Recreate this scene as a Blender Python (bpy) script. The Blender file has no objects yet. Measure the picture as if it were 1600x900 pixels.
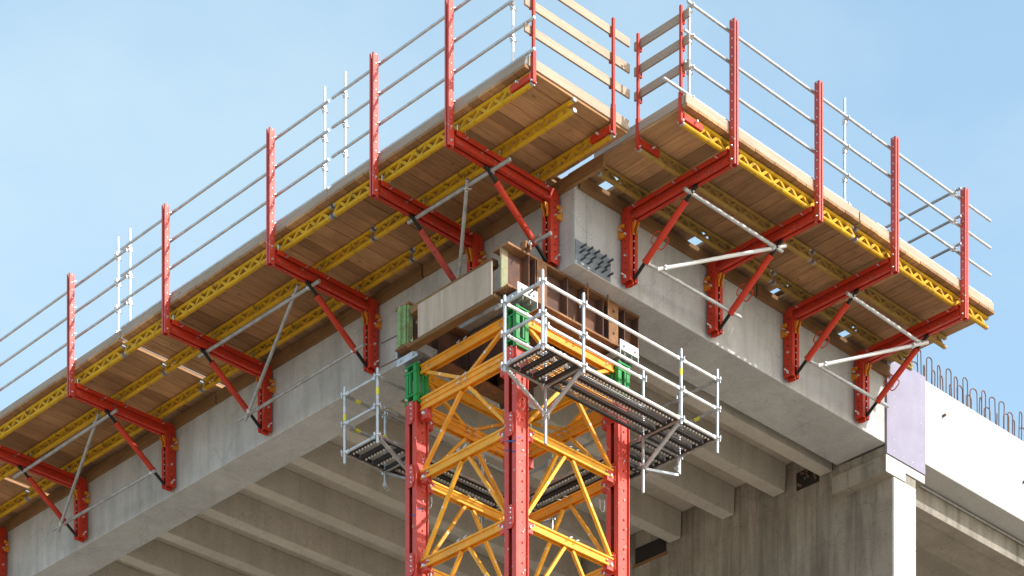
import bpy, bmesh, math, random
from mathutils import Vector, Matrix
random.seed(7)
scn = bpy.context.scene
COL = scn.collection
R = math.radians

# ------------------------------------------------------------------ materials
class NT:
    def __init__(s, name):
        s.m = bpy.data.materials.new(name); s.m.use_nodes = True
        s.t = s.m.node_tree; s.b = s.t.nodes['Principled BSDF']
    def n(s, typ, **kw):
        nd = s.t.nodes.new(typ)
        for k, v in kw.items():
            if k.startswith('i_'):
                key = k[2:]; key = int(key) if key.isdigit() else key
                nd.inputs[key].default_value = v
            else: setattr(nd, k, v)
        return nd
    def l(s, a, b): s.t.links.new(a, b)
    def coord(s, scale=(1, 1, 1), kind='pos', loc=(0, 0, 0)):
        mp = s.n('ShaderNodeMapping')
        mp.inputs['Scale'].default_value = scale; mp.inputs['Location'].default_value = loc
        if kind == 'pos': s.l(s.n('ShaderNodeNewGeometry').outputs['Position'], mp.inputs[0])
        else: s.l(s.n('ShaderNodeTexCoord').outputs['Object'], mp.inputs[0])
        return mp.outputs[0]
    def noise(s, vec, scale, detail=4, rough=.55, dist=0):
        nd = s.n('ShaderNodeTexNoise'); nd.inputs['Scale'].default_value = scale
        nd.inputs['Detail'].default_value = detail; nd.inputs['Roughness'].default_value = rough
        nd.inputs['Distortion'].default_value = dist
        s.l(vec, nd.inputs['Vector']); return nd.outputs[0]
    def ramp(s, fac, stops):
        r = s.n('ShaderNodeValToRGB'); e = r.color_ramp.elements
        while len(e) < len(stops): e.new(.5)
        for k, (p, c) in enumerate(stops):
            e[k].position = p; e[k].color = (c if isinstance(c, tuple) else (c, c, c)) + (1,)
        s.l(fac, r.inputs[0]); return r.outputs[0]
    def mix(s, fac, a, b, mode='MIX'):
        m = s.n('ShaderNodeMix', data_type='RGBA', blend_type=mode)
        for sock, v in ((m.inputs['Factor'], fac), (m.inputs['A'], a), (m.inputs['B'], b)):
            if isinstance(v, (int, float)): sock.default_value = v
            elif isinstance(v, tuple): sock.default_value = v + (1,)
            else: s.l(v, sock)
        return m.outputs['Result']
    def bump(s, h, strength=.2, dist=.01):
        b = s.n('ShaderNodeBump'); b.inputs['Strength'].default_value = strength
        b.inputs['Distance'].default_value = dist
        s.l(h, b.inputs['Height']); s.l(b.outputs[0], s.b.inputs['Normal'])
    def base(s, c):
        if isinstance(c, tuple): s.b.inputs['Base Color'].default_value = c + (1,)
        else: s.l(c, s.b.inputs['Base Color'])
    def set(s, rough=.6, metal=0, spec=.5):
        if isinstance(rough, (int, float)): s.b.inputs['Roughness'].default_value = rough
        else: s.l(rough, s.b.inputs['Roughness'])
        s.b.inputs['Metallic'].default_value = metal
        s.b.inputs['Specular IOR Level'].default_value = spec
        return s.m

def concrete(name, light, dark, stain, streak=.5, seams=None):
    t = NT(name)
    p = t.coord()
    big = t.noise(p, .55, 5, .6, .4)
    mid = t.noise(p, 2.6, 6, .62, .3)
    fine = t.noise(p, 38, 3, .7)
    st = t.noise(t.coord((2.2, 2.2, .22)), 1.6, 5, .65)
    c = t.mix(t.ramp(big, [(.3, 0.), (.7, 1.)]), dark, light)
    c = t.mix(t.ramp(mid, [(.38, 0.), (.75, .38)]), c, tuple(x * .75 for x in dark))
    sf = t.ramp(st, [(.44, 0.), (.72, streak)])
    gn = t.n('ShaderNodeSeparateXYZ'); t.l(t.n('ShaderNodeNewGeometry').outputs['Normal'], gn.inputs[0])
    ab = t.n('ShaderNodeMath', operation='ABSOLUTE'); t.l(gn.outputs[2], ab.inputs[0])      # run-off streaks only on upright faces
    up = t.n('ShaderNodeMapRange'); up.inputs['To Min'].default_value = 1.; up.inputs['To Max'].default_value = .25; t.l(ab.outputs[0], up.inputs[0])
    sm = t.n('ShaderNodeMath', operation='MULTIPLY'); t.l(sf, sm.inputs[0]); t.l(up.outputs[0], sm.inputs[1])
    c = t.mix(sm.outputs[0], c, stain)
    pits = t.noise(p, 22, 2, .5)
    c = t.mix(t.ramp(pits, [(.70, 0.), (.75, .6)]), c, tuple(x * .35 for x in dark))
    # wandering hairline water marks
    vo = t.n('ShaderNodeTexVoronoi', feature='DISTANCE_TO_EDGE'); vo.inputs['Scale'].default_value = .9
    wob = t.n('ShaderNodeVectorMath', operation='ADD')
    nz = t.n('ShaderNodeTexNoise'); nz.inputs['Scale'].default_value = 1.3; nz.inputs['Detail'].default_value = 5
    t.l(p, nz.inputs['Vector']); t.l(p, wob.inputs[0]); t.l(nz.outputs['Color'], wob.inputs[1])
    t.l(wob.outputs[0], vo.inputs['Vector'])
    c = t.mix(t.ramp(vo.outputs[0], [(.0, .32), (.012, 0.)]), c, tuple(x * .5 for x in dark))
    c = t.mix(.22, c, t.ramp(fine, [(.3, .18), (.7, .75)]), 'OVERLAY')
    if seams:
        ax, step, off = seams
        sp = t.n('ShaderNodeSeparateXYZ'); t.l(p, sp.inputs[0])
        w = t.n('ShaderNodeMath', operation='ADD'); w.inputs[1].default_value = off; t.l(sp.outputs[ax], w.inputs[0])
        mo = t.n('ShaderNodeMath', operation='PINGPONG'); mo.inputs[1].default_value = step; t.l(w.outputs[0], mo.inputs[0])
        c = t.mix(t.ramp(mo.outputs[0], [(.0, .55), (.014, 0.)]), c, tuple(x * .45 for x in dark))
        # board to board tone
        fl = t.n('ShaderNodeMath', operation='SNAP'); fl.inputs[1].default_value = step; t.l(w.outputs[0], fl.inputs[0])
        wn = t.n('ShaderNodeTexWhiteNoise', noise_dimensions='1D'); t.l(fl.outputs[0], wn.inputs['W'])
        c = t.mix(.35, c, t.ramp(wn.outputs[0], [(0., .3), (1., .62)]), 'OVERLAY')
    t.base(c)
    add = t.n('ShaderNodeMath', operation='ADD'); t.l(mid, add.inputs[0]); t.l(fine, add.inputs[1])
    t.bump(add.outputs[0], .25, .012)
    return t.set(.85, 0, .3)

def wood(name, axis, light, dark, scale=1., stained=.5):
    t = NT(name)
    s = [14 * scale] * 3; s[axis] = .9 * scale
    g = t.n('ShaderNodeNewGeometry')
    off = t.n('ShaderNodeVectorMath', operation='SCALE'); off.inputs[0].default_value = (31, 17, 23)
    t.l(g.outputs['Random Per Island'], off.inputs['Scale'])
    ad = t.n('ShaderNodeVectorMath', operation='ADD'); t.l(g.outputs['Position'], ad.inputs[0]); t.l(off.outputs[0], ad.inputs[1])
    mp = t.n('ShaderNodeMapping'); mp.inputs['Scale'].default_value = s; t.l(ad.outputs[0], mp.inputs[0])
    grain = t.noise(mp.outputs[0], 2.2, 7, .65, .8)
    ring = t.noise(mp.outputs[0], .8, 2, .5, 2.)
    c = t.mix(t.ramp(grain, [(.2, 0.1), (.8, .95)]), dark, light)
    c = t.mix(t.ramp(ring, [(.45, 0.), (.66, .22)]), c, tuple(x * .55 for x in dark))
    c = t.mix(.75, c, t.ramp(g.outputs['Random Per Island'], [(0., (.26, .23, .21)), (.5, (.5, .48, .45)), (1., (.68, .66, .62))]), 'OVERLAY')
    kn = t.n('ShaderNodeTexVoronoi'); kn.inputs['Scale'].default_value = 1.
    m2 = t.n('ShaderNodeMapping'); s2 = [5.] * 3; s2[axis] = 2.; m2.inputs['Scale'].default_value = s2
    t.l(ad.outputs[0], m2.inputs[0]); t.l(m2.outputs[0], kn.inputs['Vector'])
    c = t.mix(t.ramp(kn.outputs['Distance'], [(.05, .6), (.09, 0.)]), c, tuple(x * .3 for x in dark))
    blot = t.noise(t.coord(), 1.1, 4, .6)
    c = t.mix(t.ramp(blot, [(.46, 0.), (.68, stained)]), c, tuple(x * .6 for x in dark))
    t.base(c); t.bump(grain, .3, .006)
    return t.set(.8, 0, .25)

def paint(name, col, chip=(.35, .30, .26), amount=.5, rough=.42, dirt=.4, spec=.5, coat=0.):
    t = NT(name)
    p = t.coord(kind='obj')
    oi = t.n('ShaderNodeObjectInfo')
    a = t.noise(p, 1.7, 5, .6); b = t.noise(p, 26, 4, .7); d = t.noise(p, 7, 5, .65)
    c = t.mix(t.ramp(a, [(.3, 0.), (.7, 1.)]), tuple(x * .84 for x in col), tuple(min(1, x * 1.08 + .004) for x in col))
    c = t.mix(t.ramp(d, [(.52, 0.), (.75, dirt)]), c, tuple(x * .45 + .02 for x in col))
    mul = t.n('ShaderNodeMath', operation='MULTIPLY'); t.l(b, mul.inputs[0]); t.l(d, mul.inputs[1])
    lo = .40 - .04 * amount
    c = t.mix(t.ramp(mul.outputs[0], [(lo, 0.), (lo + .03, .85)]), c, chip)
    c = t.mix(.40, c, t.ramp(oi.outputs['Random'], [(0., .32), (1., .62)]), 'OVERLAY')
    t.base(c); t.bump(b, .08, .004)
    if coat:
        t.b.inputs['Coat Weight'].default_value = coat; t.b.inputs['Coat Roughness'].default_value = .5; t.b.inputs['Coat IOR'].default_value = 1.7
    return t.set(t.ramp(d, [(.3, rough - .08), (.7, rough + .2)]), 0, spec)

def metal(name, col, rough=.4, metallic=.75, var=.25):
    t = NT(name)
    p = t.coord(kind='obj')
    a = t.noise(p, 9, 4, .6); b = t.noise(p, 2.3, 4, .6)
    c = t.mix(t.ramp(a, [(.35, 0.), (.65, 1.)]), tuple(x * (1 - var) for x in col), col)
    c = t.mix(t.ramp(b, [(.5, 0.), (.8, .35)]), c, tuple(x * .6 for x in col))
    t.base(c)
    return t.set(t.ramp(a, [(.3, rough - .08), (.7, rough + .15)]), metallic, .5)

def rusty(name, base, rust, spread=.5):
    t = NT(name)
    p = t.coord()
    a = t.noise(p, 2.4, 6, .68, .4); b = t.noise(p, 24, 4, .7)
    c = t.mix(t.ramp(a, [(spread - .06, 0.), (spread + .1, 1.)]), base, rust)
    c = t.mix(t.ramp(b, [(.4, 0.), (.7, .5)]), c, tuple(x * .5 for x in rust))
    t.base(c); t.bump(b, .2, .006)
    return t.set(.75, 0, .3)

def plain(name, col, rough=.6, metallic=0.):
    t = NT(name)
    a = t.noise(t.coord(kind='obj'), 2.5, 3)
    t.base(t.mix(t.ramp(a, [(.3, 0.), (.7, 1.)]), tuple(x * .82 for x in col), col))
    return t.set(rough, metallic)

M = {}
M['conc'] = concrete('cast_concrete', (.58, .585, .585), (.42, .425, .425), (.22, .22, .213), .5)
M['concwhite'] = concrete('pale_sunlit_concrete', (.51, .508, .50), (.45, .447, .44), (.38, .37, .355), .3)  # pale tone; on the pier skins it stands in for sunlight
M['conc2'] = concrete('ceiling_concrete', (.60, .56, .50), (.49, .455, .40), (.26, .225, .185), .3)
M['wallconc'] = concrete('board_marked_concrete', (.42, .38, .325), (.25, .222, .185), (.09, .079, .064), .75, seams=(1, .42, .1))
M['plankX'] = wood('deck_board_x', 0, (.56, .325, .165), (.26, .14, .068), 1., .5)
M['plankY'] = wood('deck_board_y', 1, (.56, .345, .18), (.24, .135, .068), 1., .6)
M['boardX'] = wood('weathered_sunlit_board_x', 0, (.62, .52, .42), (.45, .35, .26), 1., .25)  # boards facing the sun: part of the sunlight is in this paler tone
M['boardY'] = wood('weathered_shaded_board_y', 1, (.52, .44, .37), (.36, .29, .235), 1., .25)  # boards on the shade side: shade is put into this darker tone
M['ply'] = wood('plywood_face', 2, (.66, .585, .51), (.40, .30, .22), .3, .3)
M['timber'] = wood('brown_timber', 1, (.30, .17, .075), (.15, .08, .035))
M['timberX'] = wood('brown_timber_x', 0, (.30, .17, .075), (.15, .08, .035))
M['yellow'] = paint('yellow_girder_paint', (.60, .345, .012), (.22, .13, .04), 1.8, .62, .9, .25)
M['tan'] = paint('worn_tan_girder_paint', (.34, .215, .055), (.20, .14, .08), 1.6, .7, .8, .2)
M['red'] = paint('red_bracket_paint', (.54, .034, .010), (.45, .30, .25), .8, .48, .6, .4, 0.)
M['redpost'] = paint('worn_glare_red_post_paint', (.54, .036, .012), (.70, .58, .52), 1.3, .5, .45, .6, .25)  # pale chips are wear plus sun glare put into the colour
M['redtower'] = paint('red_tower_paint', (.60, .036, .012), (.70, .58, .50), 1., .5, .5, .6, .25)
M['redgrime'] = paint('grimy_red_paint', (.40, .05, .035), (.06, .04, .035), 2.6, .6, .9)
M['orange'] = paint('orange_steel_paint', (.86, .38, .012), (.50, .27, .10), 1.1, .4, .55)
M['green'] = paint('green_steel_paint', (.012, .27, .055), (.30, .42, .30), .3, .4, .3)
M['galv'] = metal('galvanised_steel', (.60, .62, .64), .42, .55)
M['galvdull'] = metal('weathered_galvanised_steel', (.42, .415, .41), .5, .25, .35)
M['bright'] = metal('bright_zinc', (.78, .79, .80), .3, .7)
M['white'] = metal('white_galvanised_steel', (.80, .80, .80), .5, .15, .08)
M['darksteel'] = plain('dark_deck_steel', (.055, .048, .045), .5, .4)
M['bead'] = plain('sunlit_white_bead', (.93, .94, .95), .3, .6)  # near-white stands in for sun falling through the perforation
M['black'] = plain('black_thread_steel', (.018, .017, .017), .45, .5)
M['brown'] = rusty('rusty_brown_steel', (.105, .060, .052), (.19, .085, .045), .52)
M['brownflange'] = rusty('rusty_flange_steel', (.22, .11, .055), (.36, .18, .085), .5)
M['greenrust'] = rusty('green_painted_rusty_steel', (.24, .40, .17), (.20, .11, .06), .56)
M['brownend'] = rusty('flaking_cream_green_steel', (.30, .32, .19), (.36, .24, .15), .50)
M['anchor'] = paint('orange_clamp_paint', (.72, .26, .015), (.4, .25, .1), .5)
M['panel'] = plain('mauve_coated_panel', (.275, .255, .345), .5)
M['label'] = plain('yellow_sticker', (.78, .74, .06), .5)
M['bluemark'] = plain('blue_spray_paint', (.03, .10, .32), .6)
M['rebar'] = rusty('rebar_steel', (.13, .085, .075), (.21, .115, .08), .5)
M['plateblue'] = plain('blue_grey_plate', (.21, .25, .29), .5, .3)
M['studs'] = plain('dark_anchor_studs', (.075, .085, .10), .5, .3)
M['void'] = plain('dark_recess', (.02, .017, .015), .95)

def perforated():
    t = NT('perforated_sheet')
    p = t.coord((23, 23, 23), 'obj')
    vo = t.n('ShaderNodeTexVoronoi', feature='F1'); vo.inputs['Randomness'].default_value = 0.
    vo.inputs['Scale'].default_value = 1.
    t.l(p, vo.inputs['Vector'])
    sp = t.n('ShaderNodeSeparateXYZ'); t.l(p, sp.inputs[0])
    def tri(o):
        f = t.n('ShaderNodeMath', operation='FRACT'); t.l(o, f.inputs[0])
        s_ = t.n('ShaderNodeMath', operation='SUBTRACT'); s_.inputs[1].default_value = .5; t.l(f.outputs[0], s_.inputs[0])
        q = t.n('ShaderNodeMath', operation='POWER'); q.inputs[1].default_value = 2; t.l(s_.outputs[0], q.inputs[0]); return q.outputs[0]
    ad = t.n('ShaderNodeMath', operation='ADD'); t.l(tri(sp.outputs[0]), ad.inputs[0]); t.l(tri(sp.outputs[1]), ad.inputs[1])
    hole = t.n('ShaderNodeMath', operation='LESS_THAN'); hole.inputs[1].default_value = .135; t.l(ad.outputs[0], hole.inputs[0])
    inv = t.n('ShaderNodeMath', operation='SUBTRACT'); inv.inputs[0].default_value = 1; t.l(hole.outputs[0], inv.inputs[1])
    t.l(inv.outputs[0], t.b.inputs['Alpha'])
    t.base((.50, .49, .48))
    return t.set(.45, .5)
M['perf'] = perforated()

# ------------------------------------------------------------------ mesh builder
class MB:
    """collects shapes (world or thing-local coordinates) into ONE mesh object, several material slots allowed"""
    def __init__(s, *mats):
        s.v = []; s.f = []; s.fm = []; s.sm = []; s.mats = [M[m] if isinstance(m, str) else m for m in mats]
    def add(s, vs, fs, mi=0, smooth=False):
        o = len(s.v); s.v += [tuple(v) for v in vs]
        for f in fs: s.f.append([i + o for i in f]); s.fm.append(mi); s.sm.append(smooth)
    def box(s, x0, x1, y0, y1, z0, z1, mi=0):
        s.add([(x, y, z) for z in (z0, z1) for y in (y0, y1) for x in (x0, x1)],
              [(0, 2, 3, 1), (4, 5, 7, 6), (0, 1, 5, 4), (2, 6, 7, 3), (0, 4, 6, 2), (1, 3, 7, 5)], mi); return s
    def bar(s, a, b, w, h, up=(0, 0, 1), mi=0):
        """rectangular bar from a to b: w sideways, h along up"""
        a = Vector(a); b = Vector(b); d = (b - a).normalized(); u = Vector(up)
        sd = d.cross(u).normalized(); u = sd.cross(d).normalized()
        vs = []
        for p in (a, b):
            for i, j in ((-1, -1), (1, -1), (1, 1), (-1, 1)): vs.append(p + sd * (i * w / 2) + u * (j * h / 2))
        s.add(vs, [(3, 2, 1, 0), (4, 5, 6, 7), (0, 1, 5, 4), (1, 2, 6, 5), (2, 3, 7, 6), (3, 0, 4, 7)], mi); return s
    def prof(s, a, b, pts, up=(0, 0, 1), mi=0):
        """closed profile pts (side, up) extruded from a to b"""
        a = Vector(a); b = Vector(b); d = (b - a).normalized(); u = Vector(up)
        sd = d.cross(u).normalized(); u = sd.cross(d).normalized(); n = len(pts)
        vs = [p + sd * x + u * y for p in (a, b) for x, y in pts]
        fs = [tuple(range(n))[::-1], tuple(range(n, 2 * n))] + [(i, (i + 1) % n, n + (i + 1) % n, n + i) for i in range(n)]
        s.add(vs, fs, mi); return s
    def tube(s, a, b, r, n=10, mi=0, r2=None, cap=True):
        a = Vector(a); b = Vector(b); d = (b - a).normalized()
        u = Vector((0, 0, 1)) if abs(d.z) < .9 else Vector((1, 0, 0))
        sd = d.cross(u).normalized(); u = sd.cross(d); r2 = r if r2 is None else r2
        vs = []
        for p, q in ((a, r), (b, r2)):
            for k in range(n):
                t = 2 * math.pi * k / n; vs.append(p + sd * (q * math.cos(t)) + u * (q * math.sin(t)))
        s.add(vs, [(k, (k + 1) % n, n + (k + 1) % n, n + k) for k in range(n)], mi, True)
        if cap: s.add(vs, [tuple(range(n))[::-1], tuple(range(n, 2 * n))], mi)
        return s
    def pipe(s, pts, r, n=6, mi=0):
        """smooth tube along a polyline"""
        pts = [Vector(p) for p in pts]; rings = []
        for i, p in enumerate(pts):
            d = (pts[min(i + 1, len(pts) - 1)] - pts[max(i - 1, 0)]).normalized()
            u = Vector((0, 0, 1)) if abs(d.z) < .95 else Vector((1, 0, 0))
            if i: u = lastu
            sd = d.cross(u).normalized(); u = sd.cross(d).normalized(); lastu = u
            rings.append([p + sd * (r * math.cos(2 * math.pi * k / n)) + u * (r * math.sin(2 * math.pi * k / n)) for k in range(n)])
        vs = [v for g in rings for v in g]; fs = []
        for i in range(len(rings) - 1):
            for k in range(n): fs.append((i * n + k, i * n + (k + 1) % n, (i + 1) * n + (k + 1) % n, (i + 1) * n + k))
        s.add(vs, fs, mi, True)
        s.add(vs, [tuple(range(n))[::-1], tuple(range(len(vs) - n, len(vs)))], mi); return s
    def bolt(s, p, d, r=.016, h=.02, mi=0):
        p = Vector(p); d = Vector(d).normalized()
        return s.tube(p, p + d * h, r, 6, mi, r * .75)
    def build(s, name, parent=None, bevel=0, local=False):
        off = Vector((0, 0, 0))
        if parent is not None and not local:
            q = parent
            while q is not None: off += q.location; q = q.parent
        me = bpy.data.meshes.new(name)
        me.from_pydata([tuple(Vector(v) - off) for v in s.v], [], s.f)
        for m in s.mats: me.materials.append(m)
        me.polygons.foreach_set('material_index', s.fm); me.polygons.foreach_set('use_smooth', s.sm)
        bm = bmesh.new(); bm.from_mesh(me); bmesh.ops.recalc_face_normals(bm, faces=bm.faces); bm.to_mesh(me); bm.free()
        o = bpy.data.objects.new(name, me); COL.objects.link(o)
        if parent is not None: o.parent = parent
        if bevel:
            b = o.modifiers.new('bevel', 'BEVEL'); b.width = bevel; b.segments = 2; b.limit_method = 'ANGLE'
        return o

def tag(o, label=None, cat=None, group=None, kind=None):
    if label: o['label'] = label
    if cat: o['category'] = cat
    if group: o['group'] = group
    if kind: o['kind'] = kind
    return o
def thing(name, label, cat, loc=(0, 0, 0), group=None, rz=0):
    o = bpy.data.objects.new(name, None); COL.objects.link(o)
    o.location = loc; o.rotation_euler = (0, 0, rz); o.empty_display_size = .2
    return tag(o, label, cat, group)
def copy_tree(o, parent=None):
    c = o.copy(); COL.objects.link(c)
    if parent is not None: c.parent = parent
    for ch in list(o.children): copy_tree(ch, c)
    return c

# ------------------------------------------------------------------ levels (z = 0 is the photographer's eye height)
GZ = -1.6
ZB, ZS, ZT = 19.70, 20.20, 20.98         # girder soffit, slab soffit, girder top
ZG = 20.84                               # underside of the yellow girders
ZD = 21.04                               # underside of the deck boards

# ------------------------------------------------------------------ ground
t = NT('sandy_site_ground')
p = t.coord()
c = t.mix(t.noise(p, .15, 6, .6), (.36, .29, .215), (.48, .405, .32))
c = t.mix(t.ramp(t.noise(p, 3.5, 6, .7), [(.45, 0.), (.7, .5)]), c, (.22, .18, .13))
t.base(c); t.bump(t.noise(p, 9, 5), .4, .05)
M['ground'] = t.set(.95, 0, .2)
g = MB('ground'); n = 12
vs = [((i / n - .5) * 3000, (j / n - .5) * 3000, GZ) for j in range(n + 1) for i in range(n + 1)]
g.add(vs, [(j * (n + 1) + i, j * (n + 1) + i + 1, (j + 1) * (n + 1) + i + 1, (j + 1) * (n + 1) + i) for j in range(n) for i in range(n)])
tag(g.build('ground'), kind='structure')

# ------------------------------------------------------------------ concrete structure
YF = 30.
def poly_prism(mb, pts, z0, z1, mi=0):
    n = len(pts)
    mb.add([(x, y, z0) for x, y in pts] + [(x, y, z1) for x, y in pts],
           [tuple(range(n))[::-1], tuple(range(n, 2 * n))] + [(i, (i + 1) % n, n + (i + 1) % n, n + i) for i in range(n)], mi)
# left edge girder, owns the corner block
lg = thing('edge_girder', 'grey concrete edge girder along the left side, under the long left platform', 'concrete girder', (0, 12, ZB), 'concrete edge girders')
m = MB('conc'); poly_prism(m, [(0, 0), (.25, 0), (.25, 1.02), (.75, 1.02), (.75, YF), (0, YF)], ZB, ZT); m.build('girder_body', lg, .012)
m = MB('void', 'galvdull')
for z in (20.70, 19.86):
    m.tube((-.004, .30, z), (.06, .30, z), .045, 14, 0); m.tube((-.006, .30, z), (-.001, .30, z), .052, 14, 1)
m.build('tie_hole', lg)
m = MB('plateblue', 'studs')
ang = m.box(0.004, .74, -.012, -.002, 19.715, 20.04)
for i, (x, z) in enumerate([(.12, 19.96), (.26, 19.97), (.40, 19.98), (.54, 19.97), (.68, 19.97), (.10, 19.88), (.20, 19.87), (.33, 19.87), (.48, 19.86), (.62, 19.87), (.12, 19.78), (.26, 19.78), (.42, 19.77), (.56, 19.78), (.68, 19.77)]):
    m.tube((x, -.010, z), (x, -.10, z + .004), .014, 8, 1); m.tube((x, -.10, z + .004), (x, -.112, z + .004), .02, 8, 1)
m.build('studded_bearing_plate', lg)

rg = thing('edge_girder', 'grey concrete edge girder along the right side between corner and pier', 'concrete girder', (4, .5, ZB), 'concrete edge girders')
m = MB('conc'); m.box(.25, 7.36, 0, 1.02, ZB, ZT); m.build('girder_body', rg, .012)

hg = thing('edge_girder', 'bright white concrete edge girder right of the mauve panel, rebar loops on top', 'concrete girder', (20, .5, ZB), 'concrete edge girders')
m = MB('concwhite', 'galvdull'); m.box(8.34, 36, 0, 1.02, ZB + .04, 21.15); m.build('girder_body', hg, .012)
m = MB('rebar')
for x, z in ((8.95, 20.72), (11.36, 20.42), (14.2, 20.7)): m.tube((x, .02, z), (x, -.06, z + .01), .022, 8); m.tube((x + .02, .01, z + .03), (x + .05, -.03, z + .03), .014, 6)
m.build('form_tie_stub', hg)

# rebar hairpins on the right girder
for i in range(46):
    x = 8.05 + i * .135 + random.uniform(-.02, .02); y = .22 + .2 * (i % 2) + random.uniform(-.02, .02)
    w = .062 + random.uniform(-.01, .012); h = .54 + random.uniform(-.05, .07); lean = random.uniform(-.05, .05); tw = random.uniform(-.6, .6)
    pts = []
    for k in range(9):
        a = math.pi * k / 8; pts.append((-w * math.cos(a), h + w * math.sin(a)))
    pts = [(-w, -.02)] + pts + [(w, -.02)]
    m = MB('rebar'); ca, sa = math.cos(tw), math.sin(tw)
    m.pipe([(x + u * ca + lean * v, y + u * sa, 21.15 + v) for u, v in pts], .0105, 6)
    o = m.build('rebar_loop'); tag(o, 'rusty hairpin rebar loop standing in the row on top of the white girder', 'rebar', 'rebar loops on the white girder')

# mauve panel between the two girders
pn = thing('cover_panel', 'mauve coated panel with screw rows closing the gap between two girders above the pier', 'panel', (7.84, -.03, 19.55))
m = MB('panel'); poly_prism(m, [(7.33, -.045), (8.39, -.045), (8.39, -.004), (7.33, -.004)], 19.52, 21.16); m.build('panel_sheet', pn, .004)
m = MB('bright')
for k in range(9):
    z = 19.62 + k * .18
    m.bolt((7.52, -.045, z), (0, -1, 0), .012, .006); m.bolt((8.26, -.045, z), (0, -1, 0), .012, .006)
for x in (7.78, 8.02): m.bolt((x, -.045, 19.60), (0, -1, 0), .012, .006)
m.build('screw', pn)

# slab and ribs
cs = thing('ceiling_slab', 'brown grey concrete slab soffit spanning between left girder and pier wall', 'concrete slab', (4, 10, ZS))
m = MB('conc2'); m.box(.75, 36, 1.02, YF, ZS, ZS + .3); m.build('slab', cs)
rib_y = [1.20, 2.22] + [3.37 + 1.247 * k for k in range(16)]
words = ['first', 'second', 'third', 'fourth', 'fifth', 'sixth', 'seventh', 'eighth', 'ninth', 'tenth', 'eleventh', 'twelfth', 'thirteenth', 'fourteenth', 'fifteenth', 'sixteenth', 'seventeenth', 'eighteenth']
for i, y in enumerate(rib_y):
    m = MB('conc2'); w = .26
    y0 = y; y1 = y + w + .04; wt = .003 if i == 0 else .025
    m.prof((.752, (y0 + y1) / 2, ZB + .02), (7.50, (y0 + y1) / 2, ZB + .02),
           [(-w / 2, 0), (w / 2, 0), (w / 2 + wt, ZS - ZB - .024), (-w / 2 - wt, ZS - ZB - .024)])
    o = m.build('ceiling_rib', None, .012)
    if i == 0: lab = 'concrete ceiling rib right beside the right edge girder, behind a dark joint'
    else: lab = words[i] + ' concrete ceiling rib counted back from the right edge girder'
    tag(o, lab, 'concrete rib', 'concrete ribs under the slab')

# pier wall with head
pw = thing('pier_wall', 'stained board marked concrete pier wall with sunlit white end, carrying both right girders', 'concrete wall', (7.85, 1, GZ))
m = MB('wallconc'); m.box(7.52, 8.16, -.02, YF, GZ, ZS - .005); m.build('wall_body', pw, .015)
m = MB('wallconc')
m.box(7.30, 7.84, -.035, 1.08, 19.21, 19.50); m.box(7.84, 8.38, -.035, 1.08, 19.36, 19.50)
m.box(7.38, 8.30, .02, 1.0, 19.49, ZB - .004)
m.build('pier_head', pw, .01)
m = MB('void', 'rebar')
m.box(7.506, 7.53, 1.52, 2.0, 19.66, 19.96)
for k in range(12):
    m.bolt((7.50, random.uniform(1.55, 1.97), random.uniform(19.68, 19.94)), (-1, 0, 0), .03, .02, 1)
m.build('honeycomb_patch', pw)
m = MB('void', 'timber'); m.box(7.506, 7.53, 5.0, 5.75, 19.60, 19.90); m.box(7.49, 7.53, 4.97, 5.8, 19.56, 19.60, 1); m.build('wall_opening', pw)
# thin skins paint the sunlight on pier end and head as paler concrete
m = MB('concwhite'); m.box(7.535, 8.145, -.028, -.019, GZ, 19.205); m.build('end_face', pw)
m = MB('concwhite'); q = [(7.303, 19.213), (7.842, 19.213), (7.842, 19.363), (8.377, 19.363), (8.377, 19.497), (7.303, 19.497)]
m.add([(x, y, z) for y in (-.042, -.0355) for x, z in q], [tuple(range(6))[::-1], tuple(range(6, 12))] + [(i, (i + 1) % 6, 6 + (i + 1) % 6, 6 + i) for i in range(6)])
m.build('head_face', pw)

# building parts right of the pier
m = MB('wallconc'); m.box(8.165, 36, .48, 1.35, 19.33, 19.735); tag(m.build('deep_cross_beam', None, .012), 'dark concrete beam behind the white girder, right of the pier', 'concrete beam')
m = MB('galvdull'); m.tube((8.17, .455, 19.70), (36, .455, 19.70), .022, 8); tag(m.build('drain_pipe'), 'thin grey pipe along the top of the dark beam right of the pier', 'pipe')
m = MB('conc2'); m.box(8.165, 36, 2.3, 3.0, 19.05, 19.45); tag(m.build('cross_beam', None, .012), 'pale low concrete beam deeper inside, right of the pier', 'concrete beam')
for k in range(4):
    m = MB('conc2'); x = 9.2 + k * 2.3; m.box(x, x + .3, 3.0, 16, 19.2, 19.6)
    tag(m.build('inner_rib', None, .012), 'concrete rib deep inside the building, ' + words[k] + ' one right of the pier', 'concrete rib', 'ribs right of the pier')

# timber strips along the girder tops
m = MB('timber'); m.box(-.06, -.004, 8.36, YF, 20.78, 20.96); m.box(-.06, -.004, 3.2, 8.32, 20.78, 20.96); m.box(-.06, -.004, -.62, 3.16, 20.78, 20.96)
tag(m.build('edge_timber'), 'brown timber strip along the top of the left concrete girder', 'timber', 'timber strips on the girder tops')
m = MB('timberX'); m.box(.06, 3.96, -.06, -.004, 20.78, 20.96); m.box(4.0, 7.40, -.06, -.004, 20.78, 20.96)
tag(m.build('edge_timber'), 'brown timber strip along the top of the right concrete girder', 'timber', 'timber strips on the girder tops')

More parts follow.
